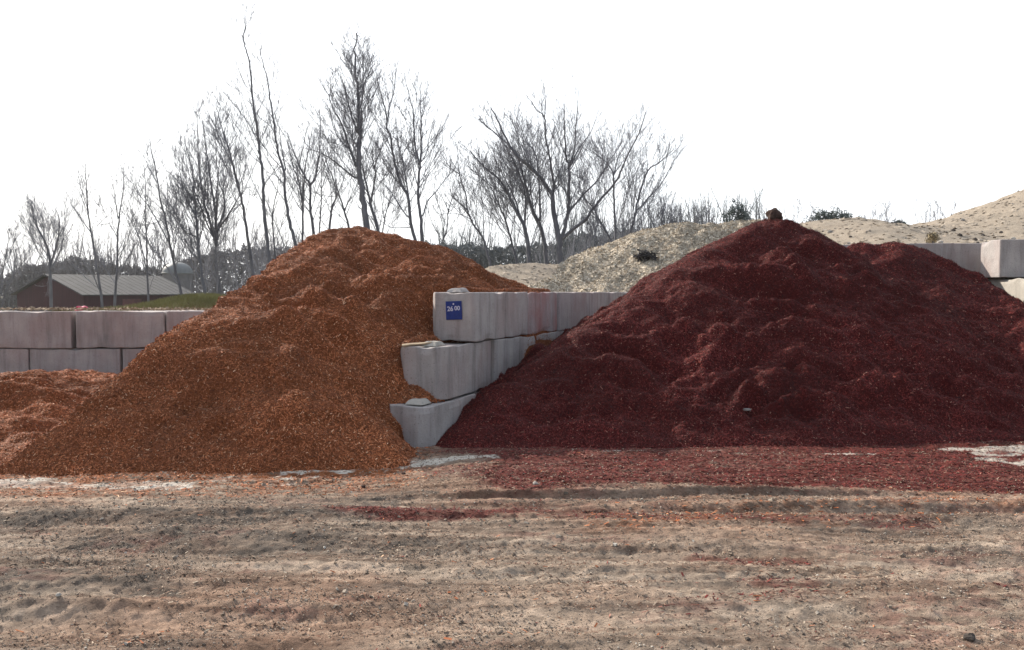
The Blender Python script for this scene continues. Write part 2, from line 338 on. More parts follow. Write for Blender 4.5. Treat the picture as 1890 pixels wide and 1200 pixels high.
heap('mulch_pile', f_red2, (4.6, 8.2, 10.5, 15.6), .04, RED, 120000, (.02, .05), (.006, .015),
     'smaller red mulch heap behind the tall red one, against the right block wall', 'mulch pile', 4)
def f_a(x, y):
    h = ridge(x, y, [P(*q) for q in ((960, 520, 19.5), (1010, 500, 21), (1060, 478, 22), (1130, 452, 22.4), (1200, 428, 22.8), (1250, 418, 23), (1330, 413, 23.5), (1400, 412, 24.2), (1480, 424, 25), (1560, 450, 26))], .45)
    return h+.22*(fbm(x*.9, y*.9, 4, 501)-.5)+.16*(fbm(x*3.6, y*3.2, 4, 502)-.5)*1.3
heap('chip_pile', f_a, (-3.5, 12.5, 15.5, 30), .07, STRAW, 190000, (.04, .12), (.014, .04),
     'long pale beige wood chip pile rising behind the dividing wall', 'chip pile', 5, keep=lambda x, y: wall_side(x, y) > -2.2, tilt=.5)
def f_b(x, y):
    h = ridge(x, y, [P(*q) for q in ((880, 500, 25), (930, 490, 25), (985, 485, 25.3), (1040, 490, 25.5), (1100, 500, 26))], .3)
    return h+.12*(fbm(x*1.2, y*1.2, 4, 511)-.5)+.03*(fbm(x*6, y*6, 3, 512)-.5)
heap('sand_pile', f_b, (-4.2, 4.5, 18.5, 32), .09, SAND, 9000, (.04, .1), (.03, .07),
     'small smooth sand mound under the bare trees beside the orange pile', 'sand pile', 6)
c_pts = [P(*q) for q in ((1380, 425, 29), (1440, 414, 30), (1500, 406, 30), (1545, 410, 30), (1600, 420, 30), (1650, 423, 31), (1700, 409, 31), (1760, 392, 31), (1830, 367, 31), (1890, 346, 31), (2060, 300, 32), (2300, 300, 34))]
c_px = np.array([1300, 1380, 1440, 1500, 1545, 1600, 1650, 1700, 1760, 1830, 1890, 2060, 2400])
c_z = np.array([P(a, b_, 30).z for a, b_ in ((1300, 500), (1380, 440), (1440, 414), (1500, 406), (1545, 410), (1600, 420), (1650, 423), (1700, 409), (1760, 392), (1830, 367), (1890, 346), (2060, 300), (2400, 320))])
def f_c(x, y):
    zc = np.interp(x/30*F+CX, c_px, c_z)               # crest height along a straight ridge thirty metres off
    t = np.clip((y-15.5)/14.5, 0, 1); h = 2.32+(zc-2.32)*(.25*t+.75*t*t*(3-2*t))
    h = np.where(y > 30, zc-(y-30)*.55, h)
    h = h-np.maximum(0, 8.3-x-np.maximum(0, y-17)*.1)*.0
    return h+.26*(fbm(x*.5, y*.5, 4, 521)-.5)+.10*(fbm(x*2.2, y*2.2, 4, 522)-.5)+.04*(fbm(x*7, y*7, 3, 523)-.5)
heap('sand_pile', f_c, (4.7, 33, 15.5, 42), .11, SAND, 14000, (.06, .16), (.05, .10),
     'broad tan sand hill with dark clods rising to the right behind the block wall', 'sand pile', 7, keep=lambda x, y: (x > 4.7+.27*(y-15.5)))
# ------------------------------------------------------------ concrete blocks
def block_mesh(L, W, Hh, cham=(.02, .02), seed=0, key=True):
    # L along local +Y from the front face at y=0, W across x, chamfered upright edges at the front end
    cl, cr = cham; w = W/2
    out = [(-w+cl, 0), (w-cr, 0), (w, cr*1.3), (w, L), (-w, L), (-w, cl*1.3)]
    bm = bmesh.new(); lo = [bm.verts.new((x, y, 0)) for x, y in out]; hi = [bm.verts.new((x, y, Hh)) for x, y in out]
    bm.faces.new(lo[::-1]); bm.faces.new(hi); n = len(out)
    for i in range(n): bm.faces.new((lo[i], lo[(i+1) % n], hi[(i+1) % n], hi[i]))
    bmesh.ops.bevel(bm, geom=bm.edges[:], offset=.016, segments=2, profile=.6, affect='EDGES')
    for _ in range(3):
        ee = [e for e in bm.edges if e.calc_length() > .07]
        bmesh.ops.subdivide_edges(bm, edges=ee, cuts=1, use_grid_fill=True)
    for v in bm.verts:
        q = v.co*6+Vector((seed*3.1, 0, 0)); d = mnoise.noise(q)*.005
        ed = max(0, 1-min(v.co.z, Hh-v.co.z)/.03)
        d2 = max(0, mnoise.noise(v.co*4+Vector((0, seed*5.7, 0)))-.08)*.12*ed
        c_ = Vector((0, L/2, Hh/2)); r = (v.co-c_); r.normalize(); v.co += r*(d-d2)
    me = bpy.data.meshes.new('concrete_block'); bm.to_mesh(me); bm.free(); return me
def key_mesh(w=.22, l=.26, h=.052, seed=1):
    bm = bmesh.new(); a, b_ = w/2, l/2
    V = [(-a, -b_, 0), (a, -b_, 0), (a, b_, 0), (-a, b_, 0), (-a*.62, -b_*.62, h), (a*.62, -b_*.62, h), (a*.62, b_*.62, h), (-a*.62, b_*.62, h)]
    vs = [bm.verts.new(v) for v in V]
    for f_ in ((3, 2, 1, 0), (4, 5, 6, 7), (0, 1, 5, 4), (1, 2, 6, 5), (2, 3, 7, 6), (3, 0, 4, 7)): bm.faces.new([vs[i] for i in f_])
    bmesh.ops.bevel(bm, geom=bm.edges[:], offset=.008, segments=2, affect='EDGES')
    bmesh.ops.subdivide_edges(bm, edges=bm.edges[:], cuts=2, use_grid_fill=True)
    for v in bm.verts: v.co += Vector((0, 0, .012))*mnoise.noise(v.co*18+Vector((seed, 0, 0)))
    me = bpy.data.meshes.new('locking_key'); bm.to_mesh(me); bm.free(); return me
bn = [0]
def block(x, y, z, yaw, L, label, m, group, W=.61, Hh=.61, cham=(.02, .02), key=False, lean=(0, 0)):
    bn[0] += 1
    o = link('concrete_block', block_mesh(L-.024, W, Hh-.008, cham, bn[0]), [m], loc=(x, y, z))
    o.rotation_euler = (lean[0], lean[1], yaw); tag(o, label, 'concrete block', group)
    if key:
        k = link('locking_key', key_mesh(seed=bn[0]), [CONL if key == 2 else m], parent=o, loc=(0 if key == 1 else .1, .21, Hh-.010))
    return o
yw = -math.atan2(WD[0], WD[1]); GD = 'blocks of the dividing wall'
def onwall(t, off=0): q = W0+WD*t; return q[0]+off*WD[1], q[1]-off*WD[0]
z1, z2, z3 = 1.068, .458, -.152
x, y = onwall(-.02); sign_block = block(x, y, z1, yw, 1.02, 'front block of the wall\'s top course, carrying the blue price sign', CON, GD, cham=(.09, .03), key=1)
ts = [(1.0, .82), (1.82, 1.35), (3.17, 1.5), (4.67, 1.5), (6.17, 1.5)]
lb = ['short grey block second from the front in the dividing wall\'s top course', 'red stained block third from the front in the dividing wall\'s top course', 'bluish block fourth from the front in the dividing wall\'s top course', 'top course block of the dividing wall where the red pile starts to hide it', 'rearmost block of the dividing wall\'s top course below the beige chip pile']
for i, ((t, L), l) in enumerate(zip(ts, lb)):
    x, y = onwall(t, [0.01, -.01, .012, -.008, .006][i]); block(x, y, z1-(.004*i), yw, L, l, CONR if i == 1 else CON, GD)
x, y = onwall(-.86, -.02); block(x, y, z2, yw+.03, 1.5, 'front block of the middle course with mulch lying on its end', CON, GD, W=.64, cham=(.16, .10), key=2)
x, y = onwall(.64, .01); block(x, y, z2, yw, 1.5, 'second block of the middle course, half hidden by red mulch', CON, GD)
x, y = onwall(2.14, 0); block(x, y, z2-.004, yw, 1.5, 'third block of the middle course, at the red mulch edge', CON, GD)
x, y = onwall(-1.30, .02); block(x, y, z3, yw+.02, 1.5, 'front block of the bottom course, standing on the ground with chipped base', CON, GD, W=.66, cham=(.20, .13), key=2)
x, y = onwall(.20, .0); block(x, y, z3, yw, 1.5, 'second block of the bottom course, nearly buried in red mulch', CON, GD)
GL = 'blocks of the left back wall'
LY = 13.75; XL = lambda px, Yv=LY: (px-CX)/F*Yv
for px, z, l in ((-35, .75, 'top block of the left back wall cut off by the photo edge'), (138, .755, 'top block of the left back wall between the two upright joints'), (305, .762, 'top block of the left back wall disappearing behind the orange pile')):
    block(XL(px), LY+.305, z, -math.pi/2, 1.47, l, CON, GL)
for px, l in ((-120, 'lower block of the left back wall at the photo edge'), (50, 'lower block of the left back wall above the low orange mulch'), (222, 'lower block of the left back wall mostly behind the orange pile')):
    block(XL(px), LY+.325, .142, -math.pi/2, 1.50, l, CON, GL)
for px in (-95, 75): block(XL(px), LY+.31, -.46, -math.pi/2, 1.49, 'bottom block of the left back wall, buried behind orange mulch', CON, GL)
GR = 'blocks of the right corner walls'
RY = 14.95
zt = P(1750, 449, RY).z-.61
block(6.76, RY+.305, zt+.008, -math.pi/2, 1.55, 'grey top block behind the smaller red heap, left of the sunlit block end', CON, GR)
block(5.19, RY+.305, zt-.005, -math.pi/2, 1.55, 'grey top block just showing over the crest of the smaller red heap', CON, GR)
block(6.62, RY+.32, zt-.605, -math.pi/2, 1.55, 'second course block behind the smaller red heap', CON, GR)
block(8.02, 14.31, P(1845, 512, 14.0).z, -math.pi/2, 1.5, 'top block with a sunlit left end and shaded front at the right edge', CON, GR, Hh=.63)
for yy, l in ((13.10, 'cream sunlit block under the overhanging top block at the right edge'), (11.6, 'cream side wall block at the right edge above the red mulch')):
    block(8.42, yy, P(1845, 514, 14.0).z-.60, 0, 1.5, l, CONL, GR)
for yy in (13.10, 11.6): block(8.44, yy, P(1845, 514, 14.0).z-1.21, 0, 1.5, 'lower cream side wall block behind the red mulch at the right edge', CONL, GR)
def spill(cx_, cy_, rx, ry, z0, hh, n, mats, label, seed, z1_=0):
    def fn(x, y):
        q = ((x-cx_)*WD[1]-(y-cy_)*WD[0])/rx; p = ((x-cx_)*WD[0]+(y-cy_)*WD[1])/ry
        return z0+hh*(1-(q*q+p*p))+z1_*p+.05*(fbm(x*7, y*7, 3, seed)-.5)
    heap('mulch_spill', fn, (cx_-.6, cx_+.6, cy_-.6, cy_+.6), .02, mats, n, (.016, .045), (.005, .014), label, 'mulch', seed, keep=lambda x, y: fn(x, y) > z0-.015)
x, y = onwall(-.74, -.13); spill(x, y, .36, .45, .46, .19, 10000, ORANGE, 'orange mulch heaped on the end of the bottom course', 601, .05)
x, y = onwall(-.30, -.24); spill(x, y, .14, .45, 1.07, .09, 5000, ORANGE, 'orange mulch lying along the left edge of the middle course', 602)
x, y = onwall(2.1, 0); spill(x, y, .22, 1.05, 1.655, .045, 7000, ORANGE, 'thin ridge of orange mulch spilt along the dividing wall\'s top', 603)
# ------------------------------------------------------------ price sign
BLUE = simple('blue sign face', (.020, .035, .17), .55, .2, 20); WHITE = simple('white lettering', (.62, .58, .66), .6, .12, 30)
sg = link('price_sign', None) if False else empty('price_sign', (0, 0, 0))
tag(sg, 'small square blue sign with pale numerals on the top front block', 'sign')
fx, fy = onwall(-.02, .045); sg.location = (fx, fy, 1.45); sg.rotation_euler = (0, math.radians(-2), yw)
bm = bmesh.new(); bmesh.ops.create_cube(bm, size=1); bmesh.ops.scale(bm, vec=(.215, .006, .225), verts=bm.verts)
bmesh.ops.bevel(bm, geom=bm.edges[:], offset=.002, segments=1, affect='EDGES')
me = bpy.data.meshes.new('panel'); bm.to_mesh(me); bm.free(); link('panel', me, [BLUE], sg, (0, -.012, 0))
def text(s, size, x, z):
    cu = bpy.data.curves.new('t', 'FONT'); cu.body = s; cu.size = size; cu.align_x = 'CENTER'; cu.align_y = 'CENTER'; cu.extrude = .001; cu.offset = .0012
    o = bpy.data.objects.new('t', cu); COL.objects.link(o); bpy.context.view_layer.update()
    me = bpy.data.meshes.new_from_object(o.evaluated_get(bpy.context.evaluated_depsgraph_get())); bpy.data.objects.remove(o)
    q = link('numerals', me, [WHITE], sg, (x, -.0165, z)); q.rotation_euler = (math.pi/2, 0, 0)
text('26', .080, -.047, .018); text('00', .074, .047, .024)
bm = bmesh.new(); bmesh.ops.create_cone(bm, segments=12, radius1=.011, radius2=.009, depth=.004, cap_ends=True)
me = bpy.data.meshes.new('screw'); bm.to_mesh(me); bm.free(); q = link('screw', me, [WHITE], sg, (-.002, -.017, .078)); q.rotation_euler = (math.pi/2, 0, 0)
# ------------------------------------------------------------ loose pieces
def rock_mesh(name, r, seed, sub=3, sq=(1, 1, .75), rough=.35):
    bm = bmesh.new(); bmesh.ops.create_icosphere(bm, subdivisions=sub, radius=1)
    for v in bm.verts:
        n = v.co.normalized(); d = 1+rough*mnoise.noise(n*1.3+Vector((seed, 0, 0)))+rough*.4*mnoise.noise(n*4+Vector((0, seed, 0)))
        v.co = Vector((n.x*sq[0], n.y*sq[1], n.z*sq[2]))*d*r
    me = bpy.data.meshes.new(name); bm.to_mesh(me); bm.free(); return me
CLOD = simple('dark mulch clod', (.06, .035, .028), .95, .4, 14, .03); STONE = simple('grey stone', (.25, .23, .21), .9, .3, 14, .01)
DSTONE = simple('dark soil', (.07, .058, .05), .95, .4, 10, .02)
def on(fn, x, y): return float(fn(np.array([x]), np.array([y]))[0])
def put(name, x, y, fn, r, label, cat, m, seed, sq=(1, 1, .75), dz=.3, **k):
    o = link(name, rock_mesh(name, r, seed, sq=sq, **k), [m], loc=(x, y, on(fn, x, y)+r*dz)); return tag(o, label, cat)
q = P(1429, 400, 13.15); put('mulch_clod', q.x, q.y, f_red, .115, 'dark round clod sitting on the peak of the red mulch pile', 'clod', CLOD, 3, (1, 1, 1.0), .7)
q = P(1190, 446, 20.5)
def tri(name, n, rng, centre, rad, size, mats, sq=1):      # leafy ball of small blades, uneven outline
    d = rng.normal(size=(n, 3)); d /= np.linalg.norm(d, axis=1)[:, None]
    r = rng.uniform(.2, 1, n)**.4*(1+.35*np.sin(d[:, 0]*5+d[:, 2]*4)+.2*np.sin(d[:, 1]*9))
    Pc = d*r[:, None]*np.array(rad)+np.array(centre); N = d+rng.normal(0, .6, (n, 3)); N /= np.linalg.norm(N, axis=1)[:, None]
    return chips_arrays(Pc, N, rng.uniform(*size, n), rng.uniform(size[0]*.3, size[1]*.35, n), .6, rng)
def clump(name, loc, rad, n, size, m, label, cat, seed, group=None, stem=None):
    rng = np.random.default_rng(seed); V, Qd = tri(name, n, rng, (0, 0, rad[2]*.7), rad, size, m)
    e = empty(name, loc); tag(e, label, cat, group)
    link('foliage', np_mesh('foliage', V, Qd, False), [m], e)
    segs = []
    for k in range(6):
        a = rng.uniform(0, 6.28); tp = Vector((math.cos(a)*rad[0]*.6, math.sin(a)*rad[1]*.6, rad[2]*1.3)); segs.append(([Vector((0, 0, -.2)), tp*.5+Vector((0, 0, .05)), tp], .03*rad[2]+.004, .004))
    link('stem', tubes('stem', segs, 4), [BARK], e); return e
# ------------------------------------------------------------ trees
def tubes(name, segs, sides=3):
    V = []; Fc = []
    for pts, r0, r1 in segs:
        n = len(pts); sd = sides if r0 < .05 else max(6, sides); base = len(V); pu = None
        for i, p in enumerate(pts):
            d = (pts[min(i+1, n-1)]-pts[max(i-1, 0)])
            if d.length < 1e-6: d = Vector((0, 0, 1))
            d.normalize()
            u = d.cross(Vector((.3, .9, .1)) if pu is None else pu.cross(d)); 
            if pu is not None: u = (pu-d*pu.dot(d))
            u.normalize(); pu = u; v = d.cross(u); r = r0+(r1-r0)*i/(n-1)
            for k in range(sd):
                a = 2*math.pi*k/sd; V.append(p+u*(math.cos(a)*r)+v*(math.sin(a)*r))
        for i in range(n-1):
            for k in range(sd):
                a = base+i*sd+k; b_ = base+i*sd+(k+1) % sd; Fc.append((a, b_, b_+sd, a+sd))
    return pydata(name, V, Fc, True)
def smooth(pts, sub, rng, jit):
    out = []
    n = len(pts)
    for i in range(n-1):
        p0, p1, p2, p3 = pts[max(i-1, 0)], pts[i], pts[i+1], pts[min(i+2, n-1)]
        for k in range(sub):
            t = k/sub; out.append(.5*((2*p1)+(p2-p0)*t+(2*p0-5*p1+4*p2-p3)*t*t+(3*p1-p0-3*p2+p3)*t**3))
    out.append(pts[-1].copy())
    for q in out[1:-1]: q += Vector((rng.gauss(0, jit), rng.gauss(0, jit), 0))
    return out
def grow(p, d, L, r, lvl, out, rng, dens=1.0):
    n = 4 if lvl else 3; pts = [p.copy()]; q = p.copy(); d = d.normalized()
    for i in range(n):
        d = (d+Vector((rng.gauss(0, .10), rng.gauss(0, .10), .13+rng.gauss(0, .06)))).normalized(); q = q+d*(L/n); pts.append(q.copy())
    out.append((pts, r, max(r*.4, .0055)))
    if lvl <= 0: return
    m = int((2.2+L*1.4)*dens*rng.uniform(.7, 1.3))
    for k in range(m):
        t = rng.uniform(.2, 1); i = min(int(t*n), n-1); b0 = pts[i].lerp(pts[i+1], t*n-i)
        ax = Vector((rng.gauss(0, 1), rng.gauss(0, 1), rng.gauss(0, .5))).normalized(); dd = (pts[i+1]-pts[i]).normalized()
        nd_ = (dd+ax*rng.uniform(.45, .8)).normalized()
        grow(b0, nd_, L*rng.uniform(.35, .6)*(1.1-.5*t), max(r*(1-.6*t)*.55, .005), lvl-1, out, rng, dens)
def tree(Yd, stems, label, dens=1.0, seed=1, group='bare trees along the field edge', topr=.007, lv=2):
    rng = random.Random(seed); first = P(*stems[0][0][0], Yd); gz = on(terr, first.x, Yd)-.1
    e = empty('bare_tree', (first.x, Yd, gz)); tag(e, label, 'tree', group); o = Vector(e.location)
    big = []; tw = []; mainpts = None
    for si, (pl, w) in enumerate(stems):
        pts = []; L2 = len(pl); ang = rng.uniform(-.5, .5) if si else rng.uniform(-.05, .05)
        p0 = P(*pl[0], Yd); snap = None
        y0 = Yd
        if si and mainpts:
            nm = min(mainpts, key=lambda v: (v.x-p0.x)**2+(v.z-p0.z)**2); y0 = nm.y
            if math.hypot(nm.x-p0.x, nm.z-p0.z) < .5: snap = nm
        for i, (a, b_) in enumerate(pl):
            hq = P(a, b_, Yd); dy = ang*((hq-p0).length)*.8
            pts.append(P(a, b_, y0+dy))
        if snap is not None and pl[0][1] < stems[0][0][0][1]-3: pts.insert(0, snap.copy())
        if si == 0 or pl[0][1] >= stems[0][0][0][1]-3:
            sl = (pts[0].x-pts[1].x)/max(.3, pts[1].z-pts[0].z); hh = pts[0].z-gz
            pts.insert(0, Vector((pts[0].x+sl*hh*.4, pts[0].y, gz+hh*.45))); pts.insert(0, Vector((pts[0].x+sl*hh*.1, pts[0].y, gz)))
        sm = smooth(pts, 4, rng, .0055*w/5); r0 = w*.78/F*Yd/2
        if si == 0: mainpts = sm
        else: mainpts = mainpts+sm
        ln = sum((sm[i+1]-sm[i]).length for i in range(len(sm)-1))
        (big if w >= 6 else tw).append((sm, r0, max(topr, r0*.14)))
        nb = int(ln*2.1*dens+4)
        for k in range(nb):
            t = rng.uniform(.22 if si == 0 else .12, 1)**.85; f_ = t*(len(sm)-1); i = min(int(f_), len(sm)-2)
            if sm[i].z < gz+1.5: continue
            b0 = sm[i].lerp(sm[i+1], f_-i); dd = (sm[i+1]-sm[i]).normalized(); rr = r0*(1-t)+topr*t
            ax = Vector((rng.choice((-1, 1))*rng.uniform(.4, 1), rng.gauss(0, .7), rng.uniform(-.2, .5))).normalized()
            L = (.5+1.35*(1-t)*min(ln, 7)*.32)*rng.uniform(.5, 1.4)
            grow(b0, (dd+ax*rng.uniform(.5, .95)).normalized(), L, max(min(rr*.38, .018), .006), lv if L > .9 else 1, tw, rng, dens)
    def sh(L_): return [([q-o for q in a], r0, r1) for a, r0, r1 in L_]
    link('trunk', tubes('trunk', sh(big if big else tw[:1]), 5), [BARK], e)
    link('crown', tubes('crown', sh(tw), 3), [TWIG], e)
    return e
def pl(s): return [tuple(float(v) for v in q.split(',')) for q in s.split()]
def st(*a): return [(pl(a[i]), a[i+1]) for i in range(0, len(a), 2)]
T = [
 (40, st('2,575 10,540 25,510 42,485 52,462', 5, '0,512 8,488 14,450 22,430', 4, '25,510 18,470 30,440', 3), 'pale twiggy tree at the extreme left edge beside the barn', 1.5),
 (44, st('93,512 92,480 85,450 72,425 62,400 60,380', 9, '93,490 105,450 110,410 102,385', 7, '95,495 108,470 115,445 118,420', 5), 'forked tree rising behind the peak of the barn gable', 1.5),
 (36, st('187,548 180,500 172,450 163,395 160,350 157,300', 8, '168,430 150,405 130,375 118,362', 4, '163,390 152,355 146,330', 3, '185,540 165,490 145,460 135,445', 4), 'slender tree leaning left in front of the barn roof, near its gable', .8),
 (36.5, st('212,548 216,500 217,440 220,400 226,360 230,300', 8, '217,400 212,360 208,330', 4, '219,470 235,450 245,440', 3, '221,500 240,470 247,455', 3), 'upright tree before the middle of the barn roof', .9),
 (37, st('274,548 272,500 271,450 268,410 269,350 266,310', 7, '271,500 260,450 250,420 240,380 235,365', 4, '269,430 280,400 284,370', 3), 'thin upright tree before the right half of the barn roof', .9),
 (36, st('336,550 322,490 313,450 305,400 296,370 290,330 282,290 275,255', 9, '313,450 300,425 280,390 270,375 250,350 240,315', 5, '292,340 275,310 262,280', 3, '328,525 300,480 280,450 268,420', 4, '305,400 310,360 306,320', 3), 'tall tree leaning left at the right end of the barn', 1.0),
 (34, st('380,548 372,507 367,460 362,400 358,360 357,327 348,287 340,250', 10, '367,440 340,425 325,395 300,355', 5, '362,400 345,370 335,340 330,290', 4, '369,480 350,460 335,420', 4), 'straight trunk rising from the grass left of the densest cluster', 1.4),
 (35, st('403,545 400,500 398,460 400,420', 19, '398,450 385,400 377,377 367,310 365,243 363,205', 9, '400,440 396,380 388,330 380,270 372,215', 8, '400,430 413,390 413,360 403,330 398,280', 8, '400,425 420,400 433,377 445,355', 7, '399,440 385,420 370,380 350,330 340,270', 6, '399,420 400,370 404,310 412,260', 6), 'thick multi stemmed tree with a dense crown right of the barn', 1.15),
 (36, st('462,470 452,406 447,373 441,350 433,321 426,287 416,258 404,215 398,190', 9, '441,345 428,300 412,270 395,230 374,188', 6, '447,373 430,392 415,410', 5, '441,345 452,315 456,280', 4), 'left leaning tree between the dense crown and the two tallest trunks', 1.2),
 (34, st('495,460 489,406 486,362 485,321 480,287 477,254 472,217 467,190 463,140 460,112 452,86 449,66 453,49 452,25', 10, '466,182 461,160 455,136 447,116', 3, '477,263 460,231 438,200 412,170', 3, '487,380 473,350 462,325 452,290', 4), 'tallest tree of all with a narrow bare top', .75),
 (34.5, st('546,452 535,410 526,362 524,321 515,287 508,250 503,211 497,172 493,144 484,112 480,90', 10, '527,313 522,287 517,254 512,215', 5, '524,340 510,325 492,318', 4, '505,240 495,228 482,220', 2), 'second tallest narrow trunk, right of the tallest tree', .75),
 (37, st('507,460 503,410 505,380 512,350 515,320', 6, '503,400 495,380 485,360', 4, '524,455 512,420 503,400', 5), 'low crooked stems between the two tallest trunks', .8),
 (36, st('559,440 558,373 550,330 541,308 533,270', 8, '559,373 561,347 563,308 571,270 575,240', 6, '558,390 545,370 530,340', 4), 'grey tree with a bushy crown just right of the second tallest', .75),
 (35, st('578,430 573,384 572,341 565,330 552,304 541,276 530,245', 10, '572,341 581,330 587,297 590,276 591,222 589,195', 7, '552,304 560,270 566,235', 4), 'forked tree rising behind the left shoulder of the orange pile', .75),
 (38, st('589,428 593,373 593,341 594,297 600,250', 5, '593,350 603,320 612,290', 3), 'thin straight stem just right of the forked tree', .7),
 (36, st('608,424 613,384 621,362 615,330 606,308 596,280', 8, '621,362 628,347 637,324 645,290', 5), 'curved tree behind the crest of the orange pile, left of the great trunk', .75),
 (37, st('644,422 634,384 622,347 617,308 618,270', 8, '636,390 648,360 655,335', 4), 'left leaning trunk touching the left side of the great trunk', .7),
 (34, st('678,424 670,366 664,324 662,282 664,251 662,217 662,186 660,159 656,134 656,92 658,61', 19, '664,251 668,228 667,197 672,155 679,140 689,118', 7, '660,245 650,217 641,186 633,151 626,130', 6, '658,307 647,280 633,234 618,207 606,176 596,157', 7, '645,275 625,255 613,225 609,190', 5, '656,328 637,314 616,297 591,282 560,273', 6, '662,190 670,150 669,110 672,75', 4, '656,134 647,110 640,90', 3), 'great thick trunk with upright limbs above the orange pile\'s crest', 1.3),
 (35, st('697,424 685,382 677,345 670,314 664,290', 12, '685,370 693,324 693,303 704,274 709,250', 7, '693,315 686,285 682,262', 4), 'right leaning trunk crossing the foot of the great trunk', .9),
 (38, st('707,424 714,387 725,353 731,320 735,290', 4, '714,387 722,370 735,355', 3), 'thin curved stem between the great trunk and the twin tall trees', 1.2),
 (35, st('769,455 758,412 754,366 741,341 731,310 725,282 720,251 714,235 712,207 704,176 697,147 693,128', 10, '757,405 752,350 745,310 738,280 730,255', 6, '714,230 719,197 726,172 731,134 737,102', 5, '750,398 722,355 704,337 685,326', 5, '757,420 722,420 702,407', 4, '716,245 700,228 685,213', 3), 'tall left leaning one of the twin trees right of the orange peak', .95),
 (34.5, st('779,457 777,407 772,366 773,324 775,303 766,272 764,230 762,201 754,172 748,145', 10, '775,303 777,282 777,230 776,197 778,147', 7, '778,217 784,200 788,165', 3, '779,297 789,276 792,250 802,215', 4, '781,397 789,372 806,353 822,330 837,314', 5, '764,225 768,190 767,150', 3, '770,340 758,290 748,250', 4), 'tall upright one of the twin trees right of the orange peak', .95),
 (36, st('812,458 825,423 828,386 843,346 848,320', 5, '828,390 815,360 808,340', 3), 'thin arching stem standing at the right foot of the orange peak', .9),
 (35, st('906,495 896,454 889,435 874,414 862,386 859,355 848,324 845,284 842,262', 8, '860,386 840,367 826,357', 4, '871,407 855,398 834,394 812,396', 3, '847,321 831,309 815,284 807,268', 3, '895,460 875,450 850,445', 4), 'crooked tree standing alone in the gap between the two tree groups', .9),
 (36, st('955,490 942,438 933,407 920,377 905,345 885,325 862,305', 7, '920,377 915,345 910,310', 4, '933,407 936,370 930,340', 4), 'leftmost trunk of the right group, leaning left over the sand mound', 1.3),
 (35, st('977,488 970,426 951,386 936,352 920,330 889,303 868,279', 14, '960,401 948,361 923,315 908,281', 6, '968,420 970,361 954,309 932,269 915,235', 7, '940,360 930,320 922,280', 4), 'stout fan shaped tree second from the left in the right group', 1.3),
 (35.5, st('1010,488 1000,426 982,386 973,352 963,315 954,284 932,262 908,241 883,220', 12, '997,401 994,327 988,284 970,259 961,230', 7, '985,390 978,340 980,300 975,260', 5), 'dark trunk with left sweeping limbs just left of the broad tree', 1.2),
 (34, st('1034,488 1031,438 1022,392 1019,361 1006,340 985,315 954,287 939,266 917,219 906,198', 17, '1019,361 1022,340 1013,284 1006,247 1005,216 991,204 980,186', 8, '1005,216 1006,176 1002,148', 4, '1034,450 1045,409 1049,385 1051,310 1045,292 1042,235 1041,190', 11, '1045,292 1030,250 1018,210', 4, '1049,310 1060,280 1063,235 1069,158', 6, '1052,307 1069,274 1090,244 1106,200', 6, '1021,346 1039,301 1052,280 1066,240', 5, '1048,394 1078,358 1102,334 1120,304 1144,268 1153,235', 6, '1038,440 1060,421 1081,406 1099,379 1120,355 1141,328 1159,286 1180,244 1192,206', 10, '1025,400 1045,390 1060,370', 3), 'broad spreading tree with four great limbs, largest of the right group', 1.0),
 (36, st('1130,450 1108,409 1093,382 1075,358 1066,322', 7, '1093,382 1090,350 1083,325', 4), 'left leaning trunk under the low limb of the broad tree', 1.2),
 (36, st('1136,435 1133,370 1132,322 1120,301 1102,286 1088,275', 7, '1133,322 1141,292 1156,262 1162,230', 5), 'straight trunk crossing the low limb of the broad tree', 1.1),
 (35, st('1160,445 1172,400 1177,370 1195,316 1216,301 1231,286 1236,262', 8, '1174,364 1168,328 1159,298', 4, '1177,388 1198,364 1222,337 1240,304 1258,277 1270,266', 5, '1195,316 1194,290 1192,270 1205,245', 3), 'rightmost tree, its long limb reaching out to the right', 1.0),
]
for i, (Yd, s_, l_, dn) in enumerate(T): tree(Yd, s_, l_, min(dn, 1.6)*1.25, 100+i)
# ------------------------------------------------------------ scrub and far woods
GREEN = simple('dull evergreen', (.09, .11, .105), .9, .35, 3); GREYLEAF = simple('grey brush', (.17, .16, .165), .95, .3, 2); FARG = simple('far woods', (.13, .14, .145), .95, .35, .6)
GRASS = simple('spring grass', (.21, .20, .085), .9, .3, 3); DRY = simple('dry weeds', (.28, .23, .15), .9, .3, 5)
def sapling(px, py, Yd, hpx, label, seed, n=7, grp='leafless saplings behind the pale piles'):
    rng = random.Random(seed); b0 = P(px, py, Yd); e = empty('sapling', (b0.x, Yd, b0.z-.5)); tag(e, label, 'sapling', grp)
    Hh = hpx/F*Yd; out = []
    for k in range(n):
        a = Vector((rng.gauss(0, .22), rng.gauss(0, .2), 1)); grow(Vector((rng.gauss(0, .18), rng.gauss(0, .18), 0)), a, (Hh+.5)*rng.uniform(.55, 1), .014, 2, out, rng, 1.3)
    link('stem', tubes('stem', out, 3), [TWIG], e)
wh = {0: 'beside the rightmost tree', 1: 'on the crest of the beige chip pile', 2: 'between the chip pile and the red peak'}
